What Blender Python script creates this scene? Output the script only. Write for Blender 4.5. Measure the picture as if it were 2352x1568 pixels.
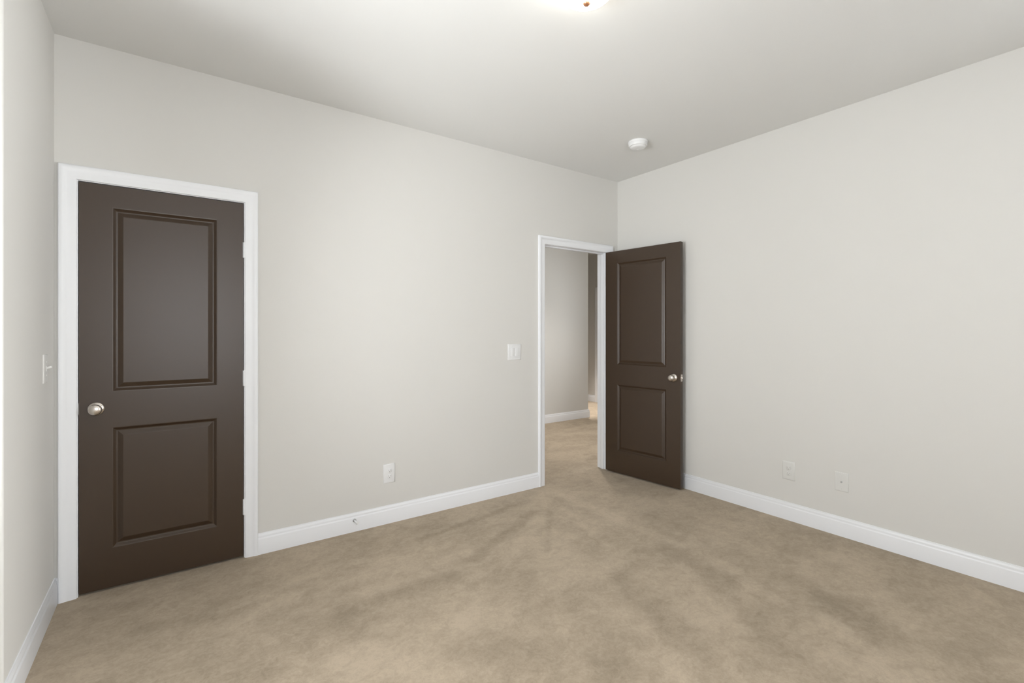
import bpy, bmesh, math
from mathutils import Vector, Matrix

# ------------------------------------------------------------------ start
for o in list(bpy.data.objects):
    bpy.data.objects.remove(o)
S = bpy.context.scene
COL = S.collection
R = math.radians
PI = math.pi

# measured layout (metres): camera stands at x=0, y=0
YW, XR, XL, H = 3.1426, 3.4846, -0.4596, 2.7346      # door wall, right wall, left wall, ceiling
TH = 0.1174                                          # wall thickness
JUT = 2.297                                          # the left wall ends here and steps back
XA = -1.25                                           # outer wall of the bay left of the camera
YR = -1.15                                           # rear wall with the windows
YH, XHC, XF, YE = 5.24, 5.165, 6.376, 8.2            # hall: facing wall, its corner, far wall, far end
XHL = 1.55

# ------------------------------------------------------------------ camera
cd = bpy.data.cameras.new('camera')
cam = bpy.data.objects.new('camera', cd)
COL.objects.link(cam)
cam.location = (0, 0, 1.3063)
cam.rotation_euler = (R(90), 0, -R(35.492))
cd.sensor_width = 36
cd.lens = 36 * 1096.33 / 2352
cd.shift_y = (760.5 - 784) / 2352
cd.clip_start = 0.02
S.camera = cam

# ------------------------------------------------------------------ world, exposure
W = bpy.data.worlds.new('world')
S.world = W
W.use_nodes = True
nt = W.node_tree
nt.nodes.clear()
wo = nt.nodes.new('ShaderNodeOutputWorld')
wb = nt.nodes.new('ShaderNodeBackground')
sk = nt.nodes.new('ShaderNodeTexSky')
sk.sky_type = 'HOSEK_WILKIE'
sk.turbidity = 4
sk.sun_direction = (0.3, 0.7, 0.65)
nt.links.new(sk.outputs[0], wb.inputs[0])
nt.links.new(wb.outputs[0], wo.inputs[0])
wb.inputs[1].default_value = 1.0
S.view_settings.view_transform = 'Standard'
S.view_settings.look = 'None'
S.view_settings.gamma = 1
S.view_settings.use_curve_mapping = False
S.view_settings.exposure = 0.0


def area(name, loc, rot, sx, sy, power, col):
    l = bpy.data.lights.new(name, 'AREA')
    l.shape = 'RECTANGLE'
    l.size, l.size_y, l.energy, l.color = sx, sy, power, col
    o = bpy.data.objects.new(name, l)
    COL.objects.link(o)
    o.location, o.rotation_euler = loc, rot
    return o


WIN_Z = (0.75, 2.25)
REAR_WINS = ((-0.35, 0.85), (1.75, 2.95))
SIDE_WIN = (0.62, 2.20)
HALL_FILL_WIN = (3.42, 4.20)  # added opening, unseen, lets light into the hall
RIGHT_FILL_WIN = (-0.95, 0.05)  # added opening behind the camera, brightens the left wall
DAY = (0.96, 0.98, 1.0)
P_REAR1, P_REAR2, P_SIDE, P_UP_REAR, P_UP_SIDE, P_DOME, P_HALL, P_SPOT, P_RIGHT, P_HALL_FILL = 62, 4, 82, 4, 110, 12, 26, 440, 232, 62
for i, (a, b) in enumerate(REAR_WINS):       # daylight through the rear windows: sky, and light off the ground outside
    area('window_daylight', ((a + b) / 2, YR - 0.28, 1.5), (R(90), 0, 0), b - a + .1, 1.6, (P_REAR1, P_REAR2)[i], DAY)
    area('ground_bounce', ((a + b) / 2, YR - 0.45, 0.95), (R(90 + 50), 0, 0), b - a + .1, 0.9, P_UP_REAR, DAY)
DAY2 = (0.945, 0.975, 1.0)
WY = (SIDE_WIN[0] + SIDE_WIN[1]) / 2
area('window_daylight', (XA - 0.28, WY, 1.5), (R(90), 0, -R(90)), 1.6, 1.6, P_SIDE, DAY2)
area('ground_bounce', (XA - 0.45, WY, 0.95), (R(90 + 72), 0, -R(90)), 1.6, 0.9, P_UP_SIDE, DAY2)
area('window_daylight', (XR + 0.28, sum(RIGHT_FILL_WIN) / 2, 1.5), (R(90), 0, R(90)), 1.1, 1.6, P_RIGHT, DAY2)  # lamp of the added right-wall window, fills the left wall
area('window_daylight', (XF + 0.28, sum(HALL_FILL_WIN) / 2, 1.5), (R(90), 0, R(90)), 0.85, 1.6, P_HALL_FILL, (0.92, 0.96, 1.0))  # lamp of the added hall window, fills hall wall and floor


# ------------------------------------------------------------------ materials
def mat(name, col, rough=0.5, metal=0.0, spec=0.5, coat=0.0):
    m = bpy.data.materials.new(name)
    m.use_nodes = True
    b = m.node_tree.nodes['Principled BSDF']
    b.inputs['Base Color'].default_value = (*col, 1)
    b.inputs['Roughness'].default_value = rough
    b.inputs['Metallic'].default_value = metal
    b.inputs['Specular IOR Level'].default_value = spec
    b.inputs['Coat Weight'].default_value = coat
    return m


def bump(m, scale, strength, dist=0.002, detail=3):
    t = m.node_tree
    b = t.nodes['Principled BSDF']
    tc = t.nodes.new('ShaderNodeTexCoord')
    n = t.nodes.new('ShaderNodeTexNoise')
    n.inputs['Scale'].default_value = scale
    n.inputs['Detail'].default_value = detail
    u = t.nodes.new('ShaderNodeBump')
    u.inputs['Strength'].default_value = strength
    u.inputs['Distance'].default_value = dist
    t.links.new(tc.outputs['Object'], n.inputs['Vector'])
    t.links.new(n.outputs['Fac'], u.inputs['Height'])
    t.links.new(u.outputs['Normal'], b.inputs['Normal'])
    return m


M_WALL = bump(mat('wall_paint', (0.700, 0.687, 0.656), 0.75, spec=0.25), 260, 0.12, 0.0006)
M_CEIL = bump(mat('ceiling_paint', (0.77, 0.768, 0.75), 0.9, spec=0.15), 180, 0.15, 0.0008)
M_TRIM = mat('white_trim_paint', (0.865, 0.875, 0.897), 0.38, spec=0.45)
M_DOOR = bump(mat('brown_door_paint', (0.043, 0.0240, 0.0115), 0.38, spec=0.62), 320, 0.05, 0.0003)
M_NICKEL = bump(mat('satin_nickel', (0.62, 0.57, 0.52), 0.27, metal=1.0), 900, 0.03, 0.0001)
M_COPPER = mat('copper_finial', (0.75, 0.36, 0.2), 0.35, metal=0.85)
M_PLASTIC = mat('white_plastic', (0.80, 0.80, 0.80), 0.35)
M_PLASTIC2 = mat('ivory_plastic', (0.70, 0.692, 0.665), 0.5)
M_SLOT = mat('dark_slot', (0.16, 0.15, 0.14), 0.6)
M_SLOTW = mat('grey_slot', (0.42, 0.41, 0.40), 0.6)
M_RUBBER = mat('white_rubber', (0.78, 0.78, 0.77), 0.6)
M_STEEL = mat('brushed_steel', (0.5, 0.5, 0.5), 0.35, metal=1.0)
M_BLACK = mat('smoke_slots', (0.25, 0.25, 0.25), 0.7)

# glass: thin pane
M_GLASS = bpy.data.materials.new('window_glass')
M_GLASS.use_nodes = True
t = M_GLASS.node_tree
t.nodes.clear()
o_ = t.nodes.new('ShaderNodeOutputMaterial')
mx = t.nodes.new('ShaderNodeMixShader')
tr = t.nodes.new('ShaderNodeBsdfTransparent')
gl = t.nodes.new('ShaderNodeBsdfGlossy')
gl.inputs['Roughness'].default_value = 0.02
fr = t.nodes.new('ShaderNodeFresnel')
fr.inputs['IOR'].default_value = 1.45
t.links.new(fr.outputs[0], mx.inputs[0])
t.links.new(tr.outputs[0], mx.inputs[1])
t.links.new(gl.outputs[0], mx.inputs[2])
t.links.new(mx.outputs[0], o_.inputs[0])


def emit(name, col, k):
    m = bpy.data.materials.new(name)
    m.use_nodes = True
    b = m.node_tree.nodes['Principled BSDF']
    b.inputs['Base Color'].default_value = (0.9, 0.88, 0.84, 1)
    b.inputs['Roughness'].default_value = 0.3
    b.inputs['Emission Color'].default_value = (*col, 1)
    b.inputs['Emission Strength'].default_value = k
    return m


M_DOME = emit('lit_frosted_glass', (1.0, 0.96, 0.88), P_DOME)
M_DOWN = emit('fill_lens', (1.0, 0.80, 0.55), 6.0)


def carpet_material():
    m = mat('beige_carpet', (0.4, 0.33, 0.24), 0.95, spec=0.08)
    t = m.node_tree
    b = t.nodes['Principled BSDF']
    N = t.nodes.new
    L = t.links.new
    b.inputs['Sheen Weight'].default_value = 0.25
    b.inputs['Sheen Roughness'].default_value = 0.6
    b.inputs['Sheen Tint'].default_value = (0.9, 0.82, 0.7, 1)
    tc = N('ShaderNodeTexCoord')
    P = tc.outputs['Object']

    def math_(op, a, bb=None, c=None, clamp=False):
        n = N('ShaderNodeMath')
        n.operation = op
        n.use_clamp = clamp
        for i, v in enumerate((a, bb, c)):
            if v is None:
                continue
            if isinstance(v, (int, float)):
                n.inputs[i].default_value = v
            else:
                L(v, n.inputs[i])
        return n.outputs[0]

    def noise(vec, scale, detail=3, rough=0.55, dist=0.0):
        n = N('ShaderNodeTexNoise')
        n.inputs['Scale'].default_value = scale
        n.inputs['Detail'].default_value = detail
        n.inputs['Roughness'].default_value = rough
        n.inputs['Distortion'].default_value = dist
        L(vec, n.inputs['Vector'])
        return n.outputs['Fac']

    def remap(v, a, bb, c=0.0, d=1.0):
        n = N('ShaderNodeMapRange')
        n.interpolation_type = 'SMOOTHSTEP'
        L(v, n.inputs['Value'])
        for k, x in zip(('From Min', 'From Max', 'To Min', 'To Max'), (a, bb, c, d)):
            n.inputs[k].default_value = x
        return n.outputs[0]

    # vacuum strokes fan out from the doorway; edges wobble with the pile
    nz = N('ShaderNodeTexNoise')
    nz.inputs['Scale'].default_value = 7.0
    nz.inputs['Detail'].default_value = 4
    L(P, nz.inputs['Vector'])
    va = N('ShaderNodeVectorMath')
    va.operation = 'MULTIPLY_ADD'
    L(nz.outputs['Color'], va.inputs[0])
    va.inputs[1].default_value = (0.09, 0.09, 0)
    va.inputs[2].default_value = (-0.045, -0.045, 0)
    vb = N('ShaderNodeVectorMath')
    vb.operation = 'ADD'
    L(va.outputs[0], vb.inputs[0])
    L(P, vb.inputs[1])
    Q = vb.outputs[0]
    sep = N('ShaderNodeSeparateXYZ')
    L(Q, sep.inputs[0])
    px, py = sep.outputs[0], sep.outputs[1]

    def stroke(ax, ay, bx, by, w, k):
        """a brushed or trodden mark lying between two floor points"""
        dx_, dy_ = bx - ax, by - ay
        l2 = dx_ * dx_ + dy_ * dy_
        qx, qy = math_('SUBTRACT', px, ax), math_('SUBTRACT', py, ay)
        h = math_('DIVIDE', math_('ADD', math_('MULTIPLY', qx, dx_), math_('MULTIPLY', qy, dy_)), l2, clamp=True)
        ex, ey = math_('SUBTRACT', qx, math_('MULTIPLY', h, dx_)), math_('SUBTRACT', qy, math_('MULTIPLY', h, dy_))
        d = math_('SQRT', math_('ADD', math_('MULTIPLY', ex, ex), math_('MULTIPLY', ey, ey)))
        return remap(d, 0.15 * w, 1.5 * w, k, 0.0)

    acc = None
    for st in STROKES:
        q = stroke(*st)
        acc = q if acc is None else math_('ADD', acc, q)
    dx = math_('SUBTRACT', px, 2.50)
    dy = math_('SUBTRACT', py, 3.05)
    ang = math_('ARCTAN2', dx, math_('MULTIPLY', dy, -1.0))
    rad = math_('SQRT', math_('ADD', math_('MULTIPLY', dx, dx), math_('MULTIPLY', dy, dy)))
    comb = N('ShaderNodeCombineXYZ')
    L(math_('MULTIPLY', ang, 4.2), comb.inputs[0])
    L(math_('MULTIPLY', rad, 0.7), comb.inputs[1])
    fan = math_('MULTIPLY', remap(noise(comb.outputs[0], 1.0, 2, 0.4), 0.42, 0.62), remap(rad, 0.3, 1.2))
    mp = N('ShaderNodeMapping')
    mp.inputs['Rotation'].default_value = (0, 0, R(-25))
    mp.inputs['Scale'].default_value = (1.0, 1.35, 1.0)
    L(P, mp.inputs['Vector'])
    M_ = mp.outputs[0]
    blot = remap(noise(M_, 1.9, 7, 0.66, 0.35), 0.38, 0.66)
    smal = remap(noise(M_, 8.0, 7, 0.72, 0.7), 0.36, 0.66)
    squig = remap(noise(P, 24.0, 4, 0.66, 1.6), 0.36, 0.66)
    fine = remap(noise(P, 70.0, 3, 0.6, 1.2), 0.34, 0.68)
    pile = noise(P, 420.0, 2, 0.6)
    v = math_('MULTIPLY', fan, 0.16)
    v = math_('ADD', v, math_('MULTIPLY', blot, 0.30))
    v = math_('ADD', v, math_('MULTIPLY', smal, 0.24))
    v = math_('ADD', v, math_('MULTIPLY', squig, 0.19))
    v = math_('ADD', v, math_('MULTIPLY', fine, 0.14))
    v = math_('ADD', v, math_('MULTIPLY', acc, 0.50))
    v = math_('ADD', v, math_('MULTIPLY', math_('SUBTRACT', pile, 0.5), 0.15), clamp=True)
    cr = N('ShaderNodeValToRGB')
    e = cr.color_ramp.elements
    e[0].position, e[0].color = 0.05, CARPET_LIGHT
    e[1].position, e[1].color = 1.0, CARPET_DARK
    L(v, cr.inputs[0])
    L(cr.outputs[0], b.inputs['Base Color'])
    bp = N('ShaderNodeBump')
    bp.inputs['Strength'].default_value = 0.5
    bp.inputs['Distance'].default_value = 0.004
    hh = math_('ADD', math_('MULTIPLY', pile, 0.5), math_('MULTIPLY', noise(P, 60.0, 4, 0.6, 1.0), 0.6))
    L(hh, bp.inputs['Height'])
    L(bp.outputs['Normal'], b.inputs['Normal'])
    return m


STROKES = (
    (2.08, 2.9, 1.27, 2.77, 0.035, 0.6),
    (2.11, 2.71, 1.4, 2.35, 0.045, 0.5),
    (2.23, 2.66, 1.83, 2.2, 0.028, 0.35),
    (2.35, 2.62, 2.14, 1.99, 0.03, -0.25),
    (1.49, 2.2, 2.09, 2.6, 0.05, -0.3),
    (2.43, 1.77, 2.4, 1.38, 0.085, 0.55),
    (2.5, 1.48, 2.38, 1.1, 0.05, -0.3),
    (1.95, 1.7, 1.78, 1.17, 0.1, 0.55),
    (1.57, 1.63, 1.4, 1.26, 0.1, 0.5),
    (2.3, 1.62, 2.04, 1.13, 0.05, -0.35),
    (1.7, 1.38, 1.54, 1.08, 0.06, -0.3),
    (2.17, 1.2, 1.99, 0.84, 0.1, 0.45),
    (2.66, 1.19, 2.48, 0.71, 0.09, 0.4),
    (2.43, 0.94, 2.22, 0.59, 0.05, -0.3),
    (0.67, 2.27, 1.2, 2.26, 0.07, 0.5),
    (0.36, 2.41, 0.87, 2.47, 0.06, 0.25),
    (0.78, 1.99, 1.22, 1.8, 0.1, -0.3),
    (0.36, 2.19, 0.71, 1.81, 0.1, -0.3),
    (1.09, 1.6, 1.34, 1.49, 0.09, 0.45),
    (2.54, 2.88, 2.53, 1.79, 0.05, -0.35),
    (2.7, 2.43, 2.82, 2.13, 0.05, 0.2),
    (2.97, 1.79, 3.02, 1.17, 0.07, 0.3),
    (3.04, 0.87, 2.74, 0.49, 0.1, 0.3),
    (-0.07, 2.64, 0.28, 2.55, 0.06, 0.3),
)
CARPET_LIGHT = (0.472, 0.384, 0.286, 1)
CARPET_DARK = (0.252, 0.198, 0.138, 1)
M_CARPET = carpet_material()


# ------------------------------------------------------------------ mesh helpers
def box(bm, x0, y0, z0, x1, y1, z1, bev=0.0, seg=2):
    g = bmesh.ops.create_cube(bm, size=1.0)
    for v in g['verts']:
        v.co = Vector((x0 + (v.co.x + .5) * (x1 - x0), y0 + (v.co.y + .5) * (y1 - y0), z0 + (v.co.z + .5) * (z1 - z0)))
    if bev:
        vs = set(g['verts'])
        ed = [e for e in bm.edges if e.verts[0] in vs and e.verts[1] in vs]
        bmesh.ops.bevel(bm, geom=ed, offset=bev, segments=seg, profile=0.6, affect='EDGES')


def lathe(bm, prof, n=40, mtx=Matrix()):
    """prof: (radius, height) pairs spun about local z"""
    rings = []
    for r, z in prof:
        if r < 1e-6:
            rings.append([bm.verts.new(mtx @ Vector((0, 0, z)))])
        else:
            rings.append([bm.verts.new(mtx @ Vector((r * math.cos(2 * PI * k / n), r * math.sin(2 * PI * k / n), z))) for k in range(n)])
    for a, b in zip(rings, rings[1:]):
        for k in range(n):
            k2 = (k + 1) % n
            if len(a) == 1 and len(b) == 1:
                continue
            if len(a) == 1:
                bm.faces.new((a[0], b[k], b[k2]))
            elif len(b) == 1:
                bm.faces.new((a[k], b[0], a[k2]))
            else:
                bm.faces.new((a[k], b[k], b[k2], a[k2]))


def sweep(bm, rings, closed_profile=True, caps=True):
    """rings: list of same-length point lists"""
    rr = [[bm.verts.new(p) for p in ring] for ring in rings]
    n = len(rr[0])
    for a, b in zip(rr, rr[1:]):
        for k in range(n if closed_profile else n - 1):
            k2 = (k + 1) % n
            bm.faces.new((a[k], b[k], b[k2], a[k2]))
    if caps:
        bm.faces.new(rr[0])
        bm.faces.new(rr[-1][::-1])


def build(name, bm, m, parent=None, smooth=None, kind=None, label=None, cat=None, group=None, loc=None, rot=None):
    bmesh.ops.recalc_face_normals(bm, faces=bm.faces[:])
    me = bpy.data.meshes.new(name)
    bm.to_mesh(me)
    bm.free()
    me.materials.append(m)
    if smooth is not None:
        me.polygons.foreach_set('use_smooth', [True] * len(me.polygons))
        me.set_sharp_from_angle(angle=R(smooth))
    o = bpy.data.objects.new(name, me)
    COL.objects.link(o)
    if parent:
        o.parent = parent
    if loc is not None:
        o.location = loc
    if rot is not None:
        o.rotation_euler = rot
    if kind:
        o['kind'] = kind
    if label:
        o['label'] = label
    if cat:
        o['category'] = cat
    if group:
        o['group'] = group
    return o


def struct(name, bm, m, label, cat, **k):
    return build(name, bm, m, kind='structure', label=label, cat=cat, **k)


def empty(name, loc, rotz=0, label=None, cat=None, group=None, kind=None):
    o = bpy.data.objects.new(name, None)
    o.empty_display_size = 0.05
    COL.objects.link(o)
    o.location = loc
    o.rotation_euler = (0, 0, rotz)
    for k, v in (('label', label), ('category', cat), ('group', group), ('kind', kind)):
        if v:
            o[k] = v
    return o


# ------------------------------------------------------------------ room shell
# closet door leaf spans D1, hall door opening spans D2
D1 = (-0.3715, 0.3375)
D2 = (2.5790, 3.3410)
ZL, ZT = 0.012, 2.042           # leaf bottom / top
JT = 0.019                      # jamb board thickness
ZJ = 2.046                      # underside of head jamb

bm = bmesh.new()
box(bm, XA - .3, YR - .3, -0.08, XF + .3, YE + .3, 0)
struct('floor', bm, M_CARPET, 'beige cut-pile carpet with vacuum marks running through bedroom and hall', 'floor')
bm = bmesh.new()
box(bm, XA - .3, YR - .3, H, XF + .3, YE + .3, H + .08)
struct('ceiling', bm, M_CEIL, 'flat white-grey painted ceiling', 'ceiling')


def wall_with_holes(bm, a0, a1, holes, plane, thick, axis, z1=H, z0=0.0):
    """axis 'x': wall runs along x at y=plane..plane+thick; holes: (a, b, zlo, zhi)"""
    def put(p0, p1, zz0, zz1):
        if p1 - p0 < 1e-5 or zz1 - zz0 < 1e-5:
            return
        q0, q1 = sorted((plane, plane + thick))
        if axis == 'x':
            box(bm, p0, q0, zz0, p1, q1, zz1)
        else:
            box(bm, q0, p0, zz0, q1, p1, zz1)
    cur = a0
    for a, b, zl, zh in sorted(holes):
        put(cur, a, z0, z1)
        put(a, b, z0, zl)
        put(a, b, zh, z1)
        cur = b
    put(cur, a1, z0, z1)


bm = bmesh.new()
wall_with_holes(bm, XL, XF, [(D1[0] - .003 - JT, D1[1] + .003 + JT, 0, ZJ + JT), (D2[0] - JT, D2[1] + JT, 0, ZJ + JT)], YW, TH, 'x')
struct('wall_front', bm, M_WALL, 'light greige painted wall holding both brown doors', 'wall')
bm = bmesh.new()
wall_with_holes(bm, YR, YW, [(*RIGHT_FILL_WIN, *WIN_Z)], XR, TH, 'y')
struct('wall_right', bm, M_WALL, 'light greige painted wall behind the open door on the right', 'wall')
# left wall is a solid jut that ends in an outside corner; rounded corner bead
bm = bmesh.new()
rr = 0.006
pts = [(XL, YW + .0)]
for k in range(7):
    a = R(90 * k / 6)
    pts.append((XL - rr + rr * math.cos(a), JUT + rr - rr * math.sin(a)))
pts += [(XA - TH, JUT), (XA - TH, YW)]
sweep(bm, [[Vector((x, y, z)) for x, y in pts] for z in (0, H)])
struct('wall_left', bm, M_WALL, 'greige painted wall at the far left, ending in an outside corner', 'wall', smooth=40)

bm = bmesh.new()
wall_with_holes(bm, YR, JUT, [(*SIDE_WIN, *WIN_Z)], XA, -TH, 'y')
struct('wall_bay', bm, M_WALL, 'greige outer wall of the bay left of the camera with one window', 'wall')
bm = bmesh.new()
wall_with_holes(bm, XA - TH, XR + TH, [(a, b, *WIN_Z) for a, b in REAR_WINS], YR, -TH, 'x')
struct('wall_rear', bm, M_WALL, 'greige rear wall behind the camera with two windows', 'wall')

# closet behind the closed door
bm = bmesh.new()
box(bm, XL - TH, YW + TH, 0, XL, 3.62, H)
box(bm, XL - TH, 3.62, 0, XHL - TH, 3.62 + 0.09, H)
struct('wall_closet', bm, M_WALL, 'greige wall inside the closet behind the closed door', 'wall')
# hall
bm = bmesh.new()
box(bm, XHL - TH, YW + TH, 0, XHL, YH, H)
struct('wall_hall_left', bm, M_WALL, 'greige left end wall of the hall', 'wall')
bm = bmesh.new()
rr = 0.012
pts = [(XHL - TH, YH), (XHC - rr, YH)]
for k in range(1, 7):
    a = R(90 * k / 6)
    pts.append((XHC - rr + rr * math.sin(a), YH + rr - rr * math.cos(a)))
pts += [(XHC, YE), (XHC - TH, YE), (XHC - TH, YH + TH), (XHL - TH, YH + TH)]
sweep(bm, [[Vector((x, y, z)) for x, y in pts] for z in (0, H)])
struct('wall_hall_facing', bm, M_WALL, 'grey hall wall seen straight through the open doorway', 'wall', smooth=40)
bm = bmesh.new()
D3 = (5.454, 6.216)
wall_with_holes(bm, YW, YE, [(*HALL_FILL_WIN, *WIN_Z), (D3[0] - JT, D3[1] + JT, 0, ZJ + JT)], XF, TH, 'y')
struct('wall_hall_far', bm, M_WALL, 'shaded grey wall at the far side of the hall', 'wall')
bm = bmesh.new()
box(bm, XHC - TH, YE, 0, XF + TH, YE + TH, H)
struct('wall_hall_end', bm, M_WALL, 'greige end wall of the passage beyond the hall corner', 'wall')

# ------------------------------------------------------------------ baseboards
BP = [(0, 0), (0.0145, 0), (0.0145, 0.088), (0.0135, 0.0915), (0.0105, 0.094), (0.0095, 0.098), (0.0105, 0.1035),
      (0.0092, 0.109), (0.0060, 0.1135), (0.0045, 0.118), (0.0045, 0.1215), (0, 0.1215)]


def base_run(bm, p0, p1, n, m0=0.0, m1=0.0):
    """run from p0 to p1 along the wall; n = direction away from the wall; m = mitre (+ outside, - inside)"""
    p0, p1, n = Vector((*p0, 0)), Vector((*p1, 0)), Vector((*n, 0))
    d = (p1 - p0).normalized()
    r0 = [p0 + n * a - d * a * m0 + Vector((0, 0, z)) for a, z in BP]
    r1 = [p1 + n * a + d * a * m1 + Vector((0, 0, z)) for a, z in BP]
    sweep(bm, [r0, r1])


CW = 0.0665                      # casing width
bm = bmesh.new()
base_run(bm, (XL, YW), (D1[0] - .003 - .004 - CW, YW), (0, -1), -1, 0)
base_run(bm, (D1[1] + .003 + .004 + CW, YW), (D2[0] - CW, YW), (0, -1))
base_run(bm, (D2[1] + .004 + CW, YW), (XR, YW), (0, -1), 0, -1)
struct('baseboard_front', bm, M_TRIM, 'white moulded baseboard along the wall between the two doors', 'baseboard', smooth=50)
bm = bmesh.new()
base_run(bm, (XR, YR), (XR, YW), (-1, 0), -1, -1)
struct('baseboard_right', bm, M_TRIM, 'white moulded baseboard along the right wall', 'baseboard', smooth=50)
bm = bmesh.new()
base_run(bm, (XL, JUT), (XL, YW), (1, 0), 1, -1)
base_run(bm, (XA, JUT), (XL, JUT), (0, -1), -1, 1)
base_run(bm, (XA, YR), (XA, JUT), (1, 0), -1, -1)
struct('baseboard_left', bm, M_TRIM, 'white moulded baseboard along the left wall and round its corner', 'baseboard', smooth=50)
bm = bmesh.new()
base_run(bm, (XA, YR), (XR, YR), (0, 1), -1, -1)
struct('baseboard_rear', bm, M_TRIM, 'white moulded baseboard under the rear windows', 'baseboard', smooth=50)
bm = bmesh.new()
base_run(bm, (XHL, YH), (XHC, YH), (0, -1), -1, 1)
base_run(bm, (XHC, YH), (XHC, YE), (1, 0), 1, -1)
base_run(bm, (XF, YW + TH), (XF, D3[0] - CW), (-1, 0), -1, 0)
base_run(bm, (XF, D3[1] + CW), (XF, YE), (-1, 0), 0, -1)
base_run(bm, (XHL, YW + TH), (D2[0] - CW, YW + TH), (0, 1), -1, 0)
base_run(bm, (D2[1] + CW, YW + TH), (XF, YW + TH), (0, 1), 0, -1)
base_run(bm, (XHL, YW + TH), (XHL, YH), (1, 0), -1, -1)
struct('baseboard_hall', bm, M_TRIM, 'white moulded baseboard running round the hall outside the doorway', 'baseboard', smooth=50)

# ------------------------------------------------------------------ door casings and jambs
CP = [(0, 0), (0, 0.0085), (0.003, 0.0105), (0.008, 0.011), (0.030, 0.0125), (0.042, 0.0145), (0.047, 0.0175),
      (0.052, 0.0185), (0.061, 0.0185), (0.0655, 0.0165), (CW, 0.014), (CW, 0)]


def casing(bm, a0, a1, zi, plane, sgn, axis='x', z0=0.0, sill=False):
    rings = []
    for a, d in CP:
        q = plane + sgn * d
        c = [(a0 - a, z0), (a0 - a, zi + a), (a1 + a, zi + a), (a1 + a, z0)]
        if sill:
            c = [(a0 - a, z0 - a), (a0 - a, zi + a), (a1 + a, zi + a), (a1 + a, z0 - a)]
        rings.append([Vector((u, q, z)) if axis == 'x' else Vector((q, u, z)) for u, z in c])
    vv = [[bm.verts.new(p) for p in r] for r in rings]
    m = len(vv)
    for i in range(m):
        A, B = vv[i], vv[(i + 1) % m]
        for k in range(4 if sill else 3):
            k2 = (k + 1) % 4
            bm.faces.new((A[k], A[k2], B[k2], B[k]))
    if not sill:
        bm.faces.new([r[0] for r in vv])
        bm.faces.new([r[3] for r in vv][::-1])


def jamb(bm, a0, a1, zi, q0, q1, axis='x'):
    def b(u0, v0, z0, u1, v1, z1):
        if axis == 'x':
            box(bm, u0, v0, z0, u1, v1, z1)
        else:
            box(bm, v0, u0, z0, v1, u1, z1)
    b(a0 - JT, q0, 0, a0, q1, zi + JT)
    b(a1, q0, 0, a1 + JT, q1, zi + JT)
    b(a0, q0, zi, a1, q1, zi + JT)


def stop(bm, a0, a1, zi, q0, q1, t_=0.011, axis='x'):
    def b(u0, v0, z0, u1, v1, z1):
        if axis == 'x':
            box(bm, u0, v0, z0, u1, v1, z1, 0.002)
        else:
            box(bm, v0, u0, z0, v1, u1, z1, 0.002)
    b(a0, q0, 0, a0 + t_, q1, zi)
    b(a1 - t_, q0, 0, a1, q1, zi)
    b(a0 + t_ - .002, q0, zi - t_, a1 - t_ + .002, q1, zi)


def door_trim(name, a0, a1, plane, far, label, axis='x', stop_at=0.040, rev=0.004, sgn=-1):
    """sgn = direction of the room the door is seen from"""
    bm = bmesh.new()
    casing(bm, a0 - rev, a1 + rev, ZJ + rev, plane, sgn, axis)
    casing(bm, a0 - rev, a1 + rev, ZJ + rev, far, -sgn, axis)
    o = struct(name, bm, M_TRIM, label, 'door trim', smooth=50)
    bm = bmesh.new()
    e = 0.0005
    lo, hi = sorted((plane, far))
    jamb(bm, a0, a1, ZJ, lo + e, hi - e, axis)
    build('jamb', bm, M_TRIM, o)
    bm = bmesh.new()
    s0 = plane - sgn * stop_at
    s1 = s0 - sgn * 0.035
    stop(bm, a0, a1, ZJ, min(s0, s1), max(s0, s1), axis=axis)
    build('door_stop_moulding', bm, M_TRIM, o, smooth=40)
    return o


tr1 = door_trim('trim_1', D1[0] - .003, D1[1] + .003, YW, YW + TH, 'white moulded casing around the closed brown closet door')
tr2 = door_trim('trim_2', D2[0], D2[1], YW, YW + TH, 'white moulded casing around the open doorway to the hall', rev=0.002)
tr3 = door_trim('trim_3', D3[0], D3[1], XF, XF + TH, 'white casing of the far door glimpsed through the doorway', axis='y', rev=0.004)


# ------------------------------------------------------------------ doors
def rect_ring(x0, x1, z0, z1, inset, y):
    return [(x0 + inset, y, z0 + inset), (x1 - inset, y, z0 + inset), (x1 - inset, y, z1 - inset), (x0 + inset, y, z1 - inset)]


PANEL_PROFILE = [(0.0, 0.0), (0.004, 0.0006), (0.0135, 0.0095), (0.0175, 0.0118), (0.0215, 0.0120), (0.025, 0.0108), (0.041, 0.0030), (0.0445, 0.0018)]


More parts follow.
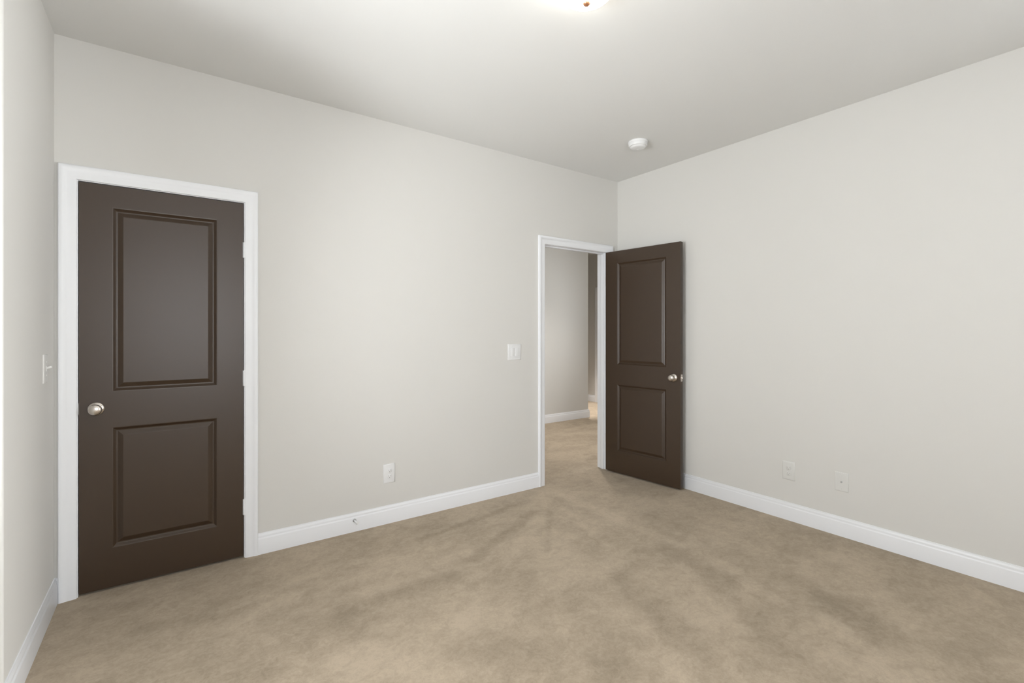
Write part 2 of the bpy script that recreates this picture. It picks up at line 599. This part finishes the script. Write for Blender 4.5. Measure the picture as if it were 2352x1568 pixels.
def door_leaf_bm(w, h, t, panels):
    """local: x 0..w, z 0..h, front face y=0 (looking -y), back face y=t; moulded raised panels on both faces"""
    bm = bmesh.new()

    def V(p):
        return bm.verts.new(p)
    for side in (0, 1):
        def yy(d):
            return d if side == 0 else t - d
        # face grid split by the panel rectangles
        xs = [0, panels[0][0], panels[0][1], w]
        zs = [0]
        for p in panels:
            zs += [p[2], p[3]]
        zs.append(h)
        grid = {}
        for i, x in enumerate(xs):
            for j, z in enumerate(zs):
                grid[i, j] = V((x, yy(0), z))
        for i in range(3):
            for j in range(len(zs) - 1):
                if i == 1 and j % 2 == 1:
                    x0, x1, z0, z1 = xs[1], xs[2], zs[j], zs[j + 1]
                    prev = [grid[1, j], grid[2, j], grid[2, j + 1], grid[1, j + 1]]
                    for ins, d in PANEL_PROFILE[1:]:
                        cur = [V(p) for p in rect_ring(x0, x1, z0, z1, ins, yy(d))]
                        for k in range(4):
                            bm.faces.new((prev[k], prev[(k + 1) % 4], cur[(k + 1) % 4], cur[k]))
                        prev = cur
                    bm.faces.new(prev)
                else:
                    bm.faces.new((grid[i, j], grid[i + 1, j], grid[i + 1, j + 1], grid[i, j + 1]))
        if side == 0:
            g0, zc = grid, len(zs)
        else:
            for j in range(zc - 1):
                bm.faces.new((g0[0, j], g0[0, j + 1], grid[0, j + 1], grid[0, j]))
                bm.faces.new((g0[3, j], g0[3, j + 1], grid[3, j + 1], grid[3, j]))
            for i in range(3):
                bm.faces.new((g0[i, 0], g0[i + 1, 0], grid[i + 1, 0], grid[i, 0]))
                bm.faces.new((g0[i, zc - 1], g0[i + 1, zc - 1], grid[i + 1, zc - 1], grid[i, zc - 1]))
    return bm


KNOB = [(0.0, 0.0), (0.033, 0.0), (0.0335, 0.0035), (0.031, 0.0065), (0.024, 0.0095), (0.016, 0.013), (0.0125, 0.018), (0.0118, 0.026),
        (0.0135, 0.031), (0.019, 0.0345), (0.0245, 0.039), (0.0268, 0.0445), (0.0262, 0.050), (0.0225, 0.0545), (0.015, 0.0575), (0.007, 0.0588), (0.0, 0.059)]
ROSE = [p for p in KNOB[:6]] + [(0.0, 0.013)]
BALL = [(0.0, 0.0125)] + [(0.0158, 0.0126)] + KNOB[6:]


def add_knob(parent, x, z, y, sgn, reach=1.0):
    """knob on a leaf face at local y, pointing along sgn*y"""
    mt = Matrix.Translation((x, y, z)) @ Matrix.Rotation(R(90) * (1 if sgn < 0 else -1), 4, 'X')
    bm = bmesh.new()
    lathe(bm, [(r, q * reach) for r, q in BALL], 48, mt)
    k = build('door_knob', bm, M_NICKEL, parent, smooth=60)
    bm = bmesh.new()
    lathe(bm, [(r, q * reach) for r, q in ROSE], 48, mt)
    build('rosette', bm, M_NICKEL, k, smooth=50)
    return k


def hinge_knuckle(bm, x, y, z0, z1, r=0.0058):
    mt = Matrix.Translation((x, y, z0))
    L_ = z1 - z0
    pr = [(0, -0.004), (0.003, -0.004), (0.0045, -0.001), (r, 0)]
    for k in range(1, 3):
        zz = L_ * k / 3
        pr += [(r, zz - .0006), (r - .0009, zz), (r, zz + .0006)]
    pr += [(r, L_), (0.0045, L_ + .001), (0.003, L_ + .004), (0, L_ + .004)]
    lathe(bm, pr, 20, mt)


LH = ZT - ZL
PANELS1 = [(0.126, 0.709 - 0.128, 0.197, 0.808), (0.126, 0.709 - 0.128, 0.988, 1.922)]
# closed closet door: hinged right, opens into the room
Y1 = YW + 0.003
bm = door_leaf_bm(D1[1] - D1[0], LH, 0.035, PANELS1)
door1 = struct('door_1', bm, M_DOOR, 'closed dark brown two-panel closet door on the left', 'door', loc=(D1[0], Y1, ZL))
add_knob(door1, 0.0645, 0.919 - ZL, 0.0, -1)
bm = bmesh.new()                                   # latch face seen at the door edge
box(bm, -0.0022, 0.004, 0.895 - ZL, 0.0004, 0.030, 0.952 - ZL, 0.0006)
build('latch_plate', bm, M_STEEL, door1)
for zc in (1.775, 1.0355, 0.292):
    bm = bmesh.new()
    hinge_knuckle(bm, D1[1] - D1[0] + 0.0050, -0.0062, zc - ZL - 0.0445, zc - ZL + 0.0445)
    box(bm, D1[1] - D1[0] - .003, -0.0012, zc - ZL - 0.0445, D1[1] - D1[0] + .001, 0.001, zc - ZL + 0.0445)
    h_ = build('hinge', bm, M_TRIM, door1, smooth=40)
    h_['label'] = 'hinge painted white like the casing'

# open hall door: hinged right, swung into the room towards the right wall
PW = 0.757
PANELS2 = [(0.128, PW - 0.128, 0.197, 0.808), (0.128, PW - 0.128, 0.988, 1.922)]
bm = door_leaf_bm(PW, LH, 0.035, PANELS2)
# local x from hinge to free edge; front (y=0) looks -y; rotate so it faces the camera side (-x)
ang = -R(90 - 6.0)
door2 = struct('door_2', bm, M_DOOR, 'open dark brown two-panel door swung against the right wall', 'door', loc=(3.3120, YW - 0.0100, ZL), rot=(0, 0, ang))
add_knob(door2, PW - 0.0615, 0.922 - ZL, 0.0, -1)
add_knob(door2, PW - 0.0615, 0.922 - ZL, 0.035, 1, 0.74)
bm = bmesh.new()
box(bm, PW - 0.0006, 0.005, 0.895 - ZL, PW + 0.0016, 0.030, 0.952 - ZL, 0.0006)
box(bm, PW, 0.011, 0.914 - ZL, PW + 0.009, 0.024, 0.932 - ZL, 0.003)
build('latch_plate', bm, M_NICKEL, door2)
for zc in (1.775, 1.040, 0.298):
    bm = bmesh.new()
    hinge_knuckle(bm, -0.006, 0.041, zc - ZL - 0.0445, zc - ZL + 0.0445)
    box(bm, -0.0012, 0.006, zc - ZL - 0.0445, 0.0004, 0.040, zc - ZL + 0.0445)
    h_ = build('hinge', bm, M_TRIM, door2, smooth=40)
    h_['label'] = 'hinge painted white like the casing'
# hinge leaves let into the right jamb
bm = bmesh.new()
for zc in (1.775, 1.040, 0.298):
    box(bm, D2[1] - 0.0012, YW + 0.001, zc - 0.0445, D2[1] + 0.0005, YW + 0.030, zc + 0.0445, 0.0004)
build('hinge_leaf', bm, M_PLASTIC, tr2)

# far door glimpsed only as casing; leaf closed
bm = door_leaf_bm(D3[1] - D3[0] - .006, LH, 0.035, [(0.128, 0.754 - 0.128, 0.197, 0.808), (0.128, 0.754 - 0.128, 0.988, 1.922)])
door3 = struct('door_3', bm, M_DOOR, 'brown closed door behind the far white casing in the hall', 'door', loc=(XF + .003, D3[1] - .003, ZL), rot=(0, 0, -R(90)))
add_knob(door3, 0.0615, 0.92 - ZL, 0.0, -1)


# ------------------------------------------------------------------ wall plates
def plate_bm(w, h, d=0.006):
    """local: centred in x,z; lies on y=0, faces -y"""
    bm = bmesh.new()
    prof = [(0, 0), (0, 0.0022), (0.0012, 0.0038), (0.0045, 0.0052), (0.010, d)]
    rings = []
    for ins, dd in prof:
        a, b = w / 2 - ins, h / 2 - ins
        rings.append([(-a, -dd, -b), (a, -dd, -b), (a, -dd, b), (-a, -dd, b)])
    vv = [[bm.verts.new(p) for p in r] for r in rings]
    for A, B in zip(vv, vv[1:]):
        for k in range(4):
            bm.faces.new((A[k], A[(k + 1) % 4], B[(k + 1) % 4], B[k]))
    bm.faces.new(vv[-1])
    bm.faces.new(vv[0][::-1])
    return bm


def screw(parent, x, z, d, m):
    bm = bmesh.new()
    lathe(bm, [(0, -.001), (0.0033, -.001), (0.0033, 0.0004), (0.0022, 0.0012), (0, 0.0014)], 20, Matrix.Translation((x, -d, z)) @ Matrix.Rotation(R(90), 4, 'X'))
    return build('screw', bm, m, parent, smooth=40)


def outlet(loc, rot, label, w, h, m, mslot):
    e = empty('electrical_outlet', loc, rot, label, 'outlet')
    build('wall_plate', plate_bm(w, h), m, e, smooth=45)
    for s in (1, -1):
        bm = bmesh.new()
        zc = s * 0.0195
        # rounded receptacle face
        pts = []
        for k in range(32):
            a = 2 * PI * k / 32
            x, z = 0.0172 * math.cos(a), 0.0172 * math.sin(a)
            pts.append((x, max(-0.0137, min(0.0137, z))))
        r0 = [Vector((x, -0.0055, z + zc)) for x, z in pts]
        r1 = [Vector((x, -0.0072, z + zc)) for x, z in pts]
        r2 = [Vector((x * .94, -0.0078, z * .94 + zc)) for x, z in pts]
        sweep(bm, [r0, r1, r2])
        f = build('receptacle', bm, m, e, smooth=40)
        bm = bmesh.new()
        box(bm, -0.0072, -0.0081, zc - 0.001, -0.0052, -0.0070, zc + 0.0075)
        box(bm, 0.0050, -0.0081, zc - 0.0000, 0.0070, -0.0070, zc + 0.0065)
        lathe(bm, [(0, 0), (0.0026, 0), (0.0026, 0.0011), (0, 0.0011)], 16, Matrix.Translation((0, -0.0070, zc - 0.0078)) @ Matrix.Rotation(R(90), 4, 'X'))
        build('slot', bm, mslot, f)
    screw(e, 0, 0, 0.006, m)
    return e


outlet((1.2097, YW, 0.337), 0, 'white outlet plate low on the wall between the two doors', 0.080, 0.129, M_PLASTIC, M_SLOTW)
outlet((XR, 1.5800, 0.3405), -R(90), 'off-white outlet plate low on the right wall beside the open door', 0.082, 0.126, M_PLASTIC2, M_SLOTW)

# coax plate
cx = empty('cable_outlet', (XR, 1.2590, 0.3450), -R(90), 'off-white plate with one small centre jack on the right wall', 'wall plate')
build('wall_plate', plate_bm(0.078, 0.120, 0.005), M_PLASTIC2, cx, smooth=45)
bm = bmesh.new()
lathe(bm, [(0, 0), (0.0055, 0), (0.0055, 0.003), (0.0045, 0.004), (0.0045, 0.008), (0.003, 0.008), (0.003, 0.004), (0, 0.004)], 24, Matrix.Translation((0, -0.004, 0)) @ Matrix.Rotation(R(90), 4, 'X'))
build('coax_jack', bm, M_STEEL, cx, smooth=40)
for s in (1, -1):
    screw(cx, 0, s * 0.042, 0.005, M_PLASTIC2)


def rocker(parent, x, tilt, m):
    bm = bmesh.new()
    box(bm, -0.0165, -0.0025, -0.033, 0.0165, 0.0025, 0.033, 0.0012)
    return build('rocker', bm, m, parent, smooth=40, loc=(x, -0.0072, 0), rot=(R(tilt), 0, 0))


sw = empty('light_switch', (2.2630, YW, 1.1380), 0, 'white double rocker switch plate beside the hall doorway', 'light switch')
build('wall_plate', plate_bm(0.128, 0.128), M_PLASTIC, sw, smooth=45)
rocker(sw, -0.023, 3.0, M_PLASTIC)
rocker(sw, 0.023, -3.0, M_PLASTIC)
for x in (-0.023, 0.023):
    for s in (1, -1):
        screw(sw, x, s * 0.0485, 0.006, M_PLASTIC)

sl = empty('light_switch', (XL, 2.935, 1.1400), R(90), 'pale single toggle switch on the left wall beside the closet door', 'light switch')
build('wall_plate', plate_bm(0.080, 0.126), M_PLASTIC2, sl, smooth=45)
bm = bmesh.new()
box(bm, -0.005, -0.0075, -0.012, 0.005, -0.004, 0.012, 0.001)
bm2 = bmesh.new()
box(bm2, -0.0038, -0.019, -0.0045, 0.0038, 0.004, 0.0045, 0.0014)
fr_ = build('toggle_frame', bm, M_PLASTIC2, sl)
build('toggle', bm2, M_PLASTIC2, sl, smooth=40, loc=(0, -0.006, 0.002), rot=(R(-20), 0, 0))
for s in (1, -1):
    screw(sl, 0, s * 0.030, 0.006, M_PLASTIC2)

# ------------------------------------------------------------------ door stop on the baseboard
ds = empty('door_stop', (0.9700, YW - 0.0145, 0.0740), 0, 'small door stop with white tip screwed to the baseboard', 'door stop')
RX = Matrix.Rotation(R(90), 4, 'X')
bm = bmesh.new()
lathe(bm, [(0, 0), (0.0115, 0), (0.0115, 0.002), (0.0085, 0.006), (0.0055, 0.009), (0, 0.009)], 28, RX)
build('base', bm, M_STEEL, ds, smooth=40)
bm = bmesh.new()
pr = [(0, 0.006)]
for k in range(14):
    z = 0.008 + 0.0030 * k
    pr += [(0.0042, z), (0.0054, z + .0015)]
pr += [(0.004, 0.052), (0, 0.052)]
lathe(bm, pr, 20, RX)
build('rod', bm, M_TRIM, ds, smooth=60)
bm = bmesh.new()
lathe(bm, [(0, 0.048), (0.0072, 0.048), (0.0082, 0.052), (0.0082, 0.058), (0.0065, 0.062), (0, 0.063)], 24, RX)
build('rubber_tip', bm, M_RUBBER, ds, smooth=40)

# ------------------------------------------------------------------ smoke detector
sd = empty('smoke_detector', (2.8640, 2.3800, H), R(20), 'round white smoke detector on the ceiling near the corner', 'smoke detector')
FLIP = Matrix.Rotation(PI, 4, 'X')
bm = bmesh.new()
lathe(bm, [(0, 0), (0.071, 0), (0.0725, 0.003), (0.0725, 0.010), (0.071, 0.012), (0, 0.012)], 56, FLIP)
build('mounting_base', bm, M_PLASTIC, sd, smooth=40)
bm = bmesh.new()
lathe(bm, [(0, 0.011), (0.069, 0.011), (0.0695, 0.014), (0.0680, 0.030), (0.0655, 0.036), (0.060, 0.0385), (0.058, 0.0385), (0.0565, 0.0405), (0.052, 0.047), (0.047, 0.0495), (0.020, 0.0515), (0.0, 0.052)], 56, FLIP)
body = build('cover', bm, M_PLASTIC, sd, smooth=35)
bm = bmesh.new()
lathe(bm, [(0, 0.050), (0.009, 0.050), (0.009, 0.0528), (0.008, 0.0536), (0, 0.0537)], 24, Matrix.Translation((0.018, 0.006, 0)) @ FLIP)
build('test_button', bm, M_PLASTIC, body, smooth=40)
bm = bmesh.new()
for k in range(28):
    a = 2 * PI * k / 28
    m_ = Matrix.Rotation(a, 4, 'Z')
    g = bmesh.ops.create_cube(bm, size=1.0)
    for v in g['verts']:
        v.co = m_ @ Vector((0.0690 + v.co.x * 0.0012, v.co.y * 0.008, -0.020 + v.co.z * 0.0018))
build('vent_slots', bm, M_PLASTIC, body)

# ------------------------------------------------------------------ ceiling light
LX, LY = 1.3660, 1.3960
cl = empty('ceiling_light', (LX, LY, H), 0, 'lit frosted dome ceiling light with copper finial', 'ceiling light')
bm = bmesh.new()
lathe(bm, [(0, 0), (0.100, 0), (0.108, 0.006), (0.111, 0.014), (0.111, 0.030), (0.107, 0.034), (0, 0.034)], 64, FLIP)
build('canopy', bm, M_TRIM, cl, smooth=40)
bm = bmesh.new()
pr = []
for k in range(25):
    a = PI / 2 * k / 24
    pr.append((0.1175 * math.cos(a) ** 0.92 if k < 24 else 0.0, 0.030 + 0.069 * math.sin(a)))
lathe(bm, [(0.112, 0.027)] + pr, 72, FLIP)
build('dome_shade', bm, M_DOME, cl, smooth=60)
bm = bmesh.new()
lathe(bm, [(0, 0.094), (0.0085, 0.094), (0.0090, 0.0965), (0.0128, 0.0985), (0.0148, 0.1025), (0.0140, 0.1070), (0.0105, 0.1105), (0.0055, 0.1125), (0, 0.113)], 32, FLIP)
build('finial', bm, M_COPPER, cl, smooth=50)

# added recessed lamp, unseen, brightens the floor patch beyond the hall corner
dn = empty('fill_downlight', (5.62, 5.86, H), 0, 'added recessed warm lamp, unseen in the hall ceiling past the hall corner', 'ceiling light')
bm = bmesh.new()
lathe(bm, [(0.060, 0.0), (0.085, 0.0), (0.085, 0.003), (0.080, 0.006), (0.062, 0.006), (0.060, 0.0)], 40, FLIP)
build('trim_ring', bm, M_TRIM, dn, smooth=40)
bm = bmesh.new()
lathe(bm, [(0, 0.001), (0.060, 0.001), (0.060, 0.002), (0, 0.002)], 40, FLIP)
build('lens', bm, M_DOWN, dn)


def spot(loc, power, col, size, blend, rad=0.05):
    l = bpy.data.lights.new('fill_beam', 'SPOT')
    l.energy, l.color, l.spot_size, l.spot_blend, l.shadow_soft_size = power, col, size, blend, rad
    o = bpy.data.objects.new('fill_beam', l)
    COL.objects.link(o)
    o.location = loc
    return o


spot((5.62, 5.86, H - 0.012), P_SPOT, (1.0, 0.95, 0.90), R(48), 0.8)  # added beam for the bright floor past the corner

dn2 = dn.copy()  # second added fixture, brightens the hall floor and lower wall
COL.objects.link(dn2)
dn2.location = (3.95, 4.15, H)
dn2['label'] = 'added recessed warm lamp, unseen in the hall ceiling straight outside the doorway'
for ch in list(dn.children):
    c2 = ch.copy()
    COL.objects.link(c2)
    c2.parent = dn2
dn['group'] = dn2['group'] = 'added recessed lamps, unseen in the hall ceiling'
spot((3.95, 4.15, H - 0.012), 150, (1.0, 0.95, 0.90), R(105), 1.0)  # added wide beam, fills the floor outside the doorway

# added hall ceiling light, out of sight, brightens the hall behind the doorway
hl = empty('ceiling_light', (4.45, 3.80, H), 0, 'frosted dome light added on the hall ceiling, unseen, to brighten the hall', 'ceiling light')
bm = bmesh.new()
lathe(bm, [(0, 0), (0.125, 0), (0.13, 0.006), (0.13, 0.026), (0, 0.026)], 48, FLIP)
build('canopy', bm, M_TRIM, hl, smooth=40)
bm = bmesh.new()
lathe(bm, [(0.125, 0.025)] + [(0.13 * math.cos(PI / 2 * k / 16), 0.026 + 0.07 * math.sin(PI / 2 * k / 16)) for k in range(16)] + [(0, 0.096)], 48, FLIP)
M_DOME2 = emit('hall_fill_glass', (1.0, 0.96, 0.91), P_HALL)
build('dome_shade', bm, M_DOME2, hl, smooth=60)


# ------------------------------------------------------------------ windows (out of view; right-wall and hall ones added for their light)
def window(name, a0, a1, plane, sgn, axis, label):
    """plane = inner wall face, sgn = direction towards the room"""
    z0, z1 = WIN_Z

    def b(bm, u0, d0, zz0, u1, d1, zz1, bev=0.0):
        q0, q1 = sorted((plane - sgn * d0, plane - sgn * d1))
        if axis == 'x':
            box(bm, u0, q0, zz0, u1, q1, zz1, bev)
        else:
            box(bm, q0, u0, zz0, q1, u1, zz1, bev)
    bm = bmesh.new()
    f = 0.045
    b(bm, a0, 0.001, z0, a0 + f, TH, z1)
    b(bm, a1 - f, 0.001, z0, a1, TH, z1)
    b(bm, a0 + f, 0.001, z1 - f, a1 - f, TH, z1)
    b(bm, a0 + f, 0.001, z0, a1 - f, TH, z0 + f)
    w = struct(name, bm, M_TRIM, label, 'window')
    zm = (z0 + z1) / 2
    for (zz0, zz1, d) in ((z0 + f, zm + .02, 0.045), (zm - .02, z1 - f, 0.080)):
        bm = bmesh.new()
        s = 0.04
        b(bm, a0 + f, d, zz0, a0 + f + s, d + .03, zz1)
        b(bm, a1 - f - s, d, zz0, a1 - f, d + .03, zz1)
        b(bm, a0 + f + s, d, zz0, a1 - f - s, d + .03, zz0 + s)
        b(bm, a0 + f + s, d, zz1 - s, a1 - f - s, d + .03, zz1)
        sa = build('sash', bm, M_TRIM, w)
        bm = bmesh.new()
        b(bm, a0 + f + s - .004, d + .013, zz0 + s - .004, a1 - f - s + .004, d + .017, zz1 - s + .004)
        build('pane', bm, M_GLASS, sa)
    bm = bmesh.new()
    casing(bm, a0, a1, z1, plane, sgn, axis, z0, True)
    build('casing', bm, M_TRIM, w, smooth=50)
    return w


window('window_1', *REAR_WINS[0], YR, 1, 'x', 'white double-hung window in the rear wall, nearer the bay')
window('window_2', *REAR_WINS[1], YR, 1, 'x', 'white double-hung window in the rear wall, nearer the right wall')
window('window_3', *SIDE_WIN, XA, 1, 'y', 'white double-hung window in the bay left of the camera')
window('fill_window_4', *RIGHT_FILL_WIN, XR, -1, 'y', 'white double-hung window added in the right wall, unseen, to brighten the left wall')
window('fill_window_5', *HALL_FILL_WIN, XF, -1, 'y', 'white double-hung window added in the far hall wall, unseen, to light the hall')
